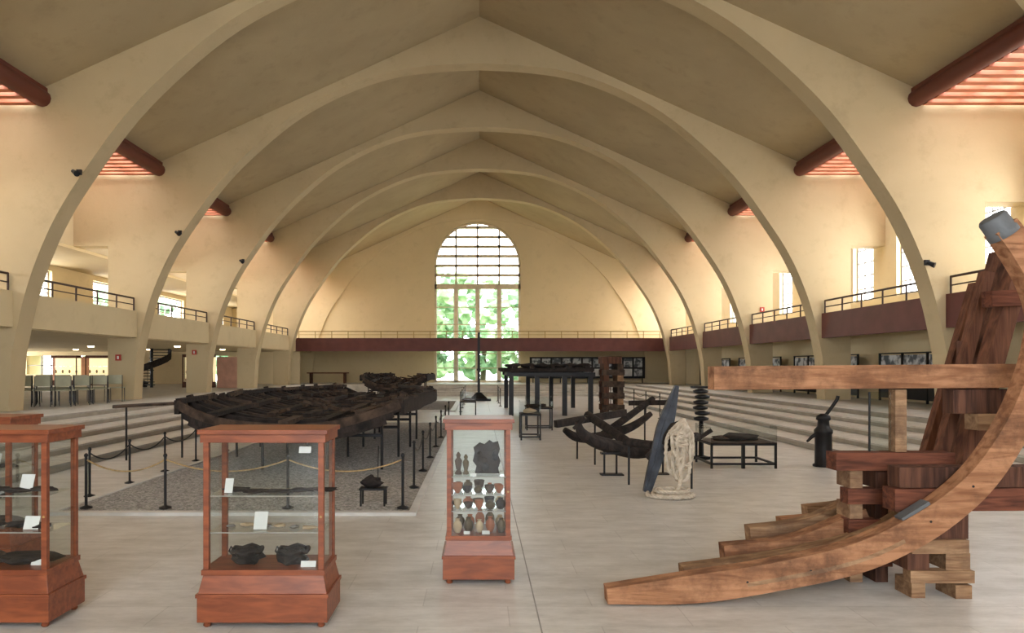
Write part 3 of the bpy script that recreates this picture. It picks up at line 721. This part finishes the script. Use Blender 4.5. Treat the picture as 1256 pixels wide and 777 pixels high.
for i in range(6): b.lathe((x+.02*math.sin(i*2),y,.7+i*.1),[(.05,0),(.13,.02),(.14,.06),(.05,.09)],'iron',14)
b.box(x-.17,x+.17,y-.1,y+.1,1.3,1.34,'iron')
b.make('bilge_pump_column')
b=MB()
x,y=5.86,12.5
b.lathe((x,y,0),[(.17,0),(.17,.03),(.14,.05),(.135,.55),(.15,.57),(.15,.62),(.1,.68),(.09,.78),(.12,.8),(.11,.86),(.04,.9)],'iron',18)
b.tube([(x-.28,y,.42),(x-.2,y,.5),(x-.05,y,.6)],[.02,.03,.04],'iron',8)
b.tube(smooth([(x,y,.82),(x+.1,y,.95),(x+.22,y,1.12),(x+.25,y,1.2)],3),[.03]*10,'iron',8)
b.make('iron_hand_pump')

# ------------------------------------------------------------------ aisle furniture
def chair():
    b=MB()
    for x in (-.2,.2):
        b.cyl((x,-.2,0),(x,-.18,.44),.012,'iron',6); b.cyl((x,.22,0),(x,.2,.84),.012,'iron',6)
    b.box(-.22,.22,-.22,.2,.43,.46,'chair'); b.box(-.21,.21,.185,.21,.56,.84,'chair')
    return b
cm=chair().make('stacking_chair'); first=True
for r in range(4):
    for c in range(5):
        x=-13.6+c*.55; y=20.2+r*.95
        if first: o=cm; first=False
        else:
            o=bpy.data.objects.new('stacking_chair',cm.data); bpy.context.scene.collection.objects.link(o)
        o.location=(x,y,E); o.rotation_euler=(0,0,math.pi+.25+U(-.1,.1))
for i,(x,y) in enumerate([(-25.0,42.8),(-23.0,42.8),(-15.6,38.5),(-14.7,38.5)]):
    b=MB(); w=1.5 if i<2 else .7
    b.box(x,x+w,y,y+.5,E,E+.3,'timbdark'); b.box(x,x+w,y+.45,y+.5,E+.3,E+1.6,'caselight'); b.box(x,x+w,y,y+.5,E+1.6,E+1.75,'timbdark')
    for xx in (x,x+w-.05): b.box(xx,xx+.05,y,y+.05,E+.3,E+1.6,'timbdark')
    for z in (.7,1.1): b.box(x+.05,x+w-.05,y+.05,y+.44,E+z,E+z+.02,'glass')
    for j in range(4): pot(b,x+.15+j*(w-.3)/3,y+.25,E+.3,.08,.2,'terracotta'); pot(b,x+.15+j*(w-.3)/3,y+.25,E+.72,.06,.2,'clay')
    b.make('museum_cabinet')
b=MB(); x,y=-17.2,38.5; b.cyl((x,y,E),(x,y,GB),.08,'iron',10); q=[];q2=[]
for i in range(13):
    a=i*.42+2.2; z=E+.155*(i+1)
    T=Matrix.Translation((x,y,z))@Matrix.Rotation(a,4,'Z'); b.box(0,.95,-.18,.18,-.04,0,'iron',T)
    q.append(Vector((x+.95*math.cos(a),y+.95*math.sin(a),z-.05)))
    if z+.8<GB-.05: q2.append((x+.95*math.cos(a),y+.95*math.sin(a),z+.8)); b.cyl(q[-1],q2[-1],.015,'iron',5)
for i in range(12): b.beam(q[i],q[i+1],.04,.34,'char')
b.tube(q2,.03,'iron',6); b.make('spiral_staircase')
for x in (-14,-18,-22,-26):
    for y in (22,28,34,40): 
        b=MB(); b.lathe((x,y,GB-.05),[(.12,0),(.14,.05)],'lamp',12); b.make('ceiling_downlight')
for i in range(2,len(ys)-2):
    a=ys[i]+1.0; c=ys[i+1]-.4; b=MB(); x=13.1
    b.box(x-.03,x+.03,a,c,2.1,2.14,'iron'); b.box(x-.03,x+.03,a,c,1.25,1.28,'iron')
    nn=4
    for j in range(nn+1): yy=a+(c-a)*j/nn; b.box(x-.03,x+.03,yy-.03,yy+.03,E,2.14,'iron')
    for j in range(nn):
        y0=a+(c-a)*j/nn+.08; y1=a+(c-a)*(j+1)/nn-.08
        b.box(x-.01,x+.01,y0,y1,1.72,2.06,'photo'); b.box(x-.01,x+.01,y0,y1,1.32,1.68,'photo'); b.box(x-.012,x+.012,y0-.04,y1+.04,E+.1,1.22,'iron')
    b.make('photo_panel_rack')
b=MB(); yy=49.6
b.box(3.4,11.2,yy,yy+.05,E+.3,2.35,'iron')
for j in range(11):
    x=3.55+j*.69; b.box(x,x+.56,yy-.02,yy,1.65,2.25,'photo'); b.box(x,x+.56,yy-.02,yy,1.05,1.55,'photo' if j%3 else 'white')
for j in range(5): x=3.6+j*1.85; b.box(x,x+.06,yy,yy+.1,E,E+.3,'iron')
b.make('photo_panel_board')
b=MB(); b.box(-11.2,-8.6,47.6,48.4,E+.65,E+.72,'timbred')
for x in (-11.0,-8.8): b.box(x-.05,x+.05,47.7,48.3,E,E+.65,'timbdark')
b.make('long_table')
for (xa,i) in ((-9.75,3),(-9.95,4),(-9.95,5),(10.9,3)):
    y=RIBY[i]-.002
    z=min(arch,key=lambda p:abs(p[0]-abs(xa)))[1]
    b=MB(); sx=xa; b.box(sx-.06,sx+.06,y-.05,y,z+.12,z+.25,'iron'); b.cyl((sx,y-.04,z+.16),(sx,y-.16,z+.15),.02,'iron',8); b.tube([(sx-.08,y-.16,z+.18),(sx+.04,y-.22,z+.1),(sx+.06,y-.24,z+.09)],[.045,.06,.07],'iron',10)
    b.make('rib_spotlight')
for x,y,z in ((-12.0,30.88,2.2),(-12.0,24.38,1.9),(11.9,30.88,4.0)):
    b=MB(); b.box(x-.09,x+.09,y-.02,y+.015,z,z+.2,'redsign'); b.box(x-.03,x+.03,y-.025,y-.02,z+.05,z+.15,'white'); b.make('fire_safety_sign')

# ------------------------------------------------------------------ light
def area(name,loc,rot,sx,sy,L,col=(1,1,1)):
    l=bpy.data.lights.new(name,'AREA'); l.shape='RECTANGLE'; l.size=sx; l.size_y=sy; l.energy=L*math.pi*sx*sy; l.color=col
    o=bpy.data.objects.new(name,l); o.location=loc; o.rotation_euler=rot; bpy.context.scene.collection.objects.link(o); return o
Yc=(Y0+Y1)/2; LY=Y1-Y0
for sg in (-1,1):
    area('skylight_daylight',(sg*12.1,(Y0+30.9)/2,8.8),(0,0,0),2.7,30.9-Y0,7.2,(.98,.99,1))
    area('skylight_daylight',(sg*12.1,(30.9+Y1)/2,8.8),(0,0,0),2.7,Y1-30.9,14.0,(1,.985,.95))  # separate stronger panel over the far bays, added to brighten the end wall
area('right_window_daylight',(XR+.6,Yc,5.15),(0,math.radians(90),0),2.6,LY,15.0,(.98,.99,1))
area('left_window_daylight',(XLL-.6,Yc,4.85),(0,math.radians(-90),0),1.6,LY,14.0,(.98,.99,1))
area('left_room_fill',(XG-.6,Yc,1.85),(0,math.radians(-90),0),1.3,LY,24.0,(.98,.99,1))  # fill strip added behind the far-left wall to brighten the left room
area('front_window_daylight',(0,Y0-.7,5.5),(math.radians(90),0,0),9,9.5,2.8,(.98,.99,1))
w=bpy.data.worlds.new('World'); bpy.context.scene.world=w; w.use_nodes=True
bg=w.node_tree.nodes['Background']; bg.inputs[0].default_value=(.92,.96,1,1); bg.inputs[1].default_value=8.5

# ------------------------------------------------------------------ camera
cam=bpy.data.cameras.new('cam'); co=bpy.data.objects.new('camera',cam); bpy.context.scene.collection.objects.link(co)
co.location=(0,0,EYE); co.rotation_euler=(math.radians(90),0,0)
cam.sensor_width=36; cam.lens=900/1256*36; cam.shift_x=(628-588)/1256; cam.shift_y=(450-388.5)/1256
cam.clip_start=.05; cam.clip_end=400
bpy.context.scene.camera=co
bpy.context.scene.view_settings.view_transform='Standard'
bpy.context.scene.view_settings.look='None'
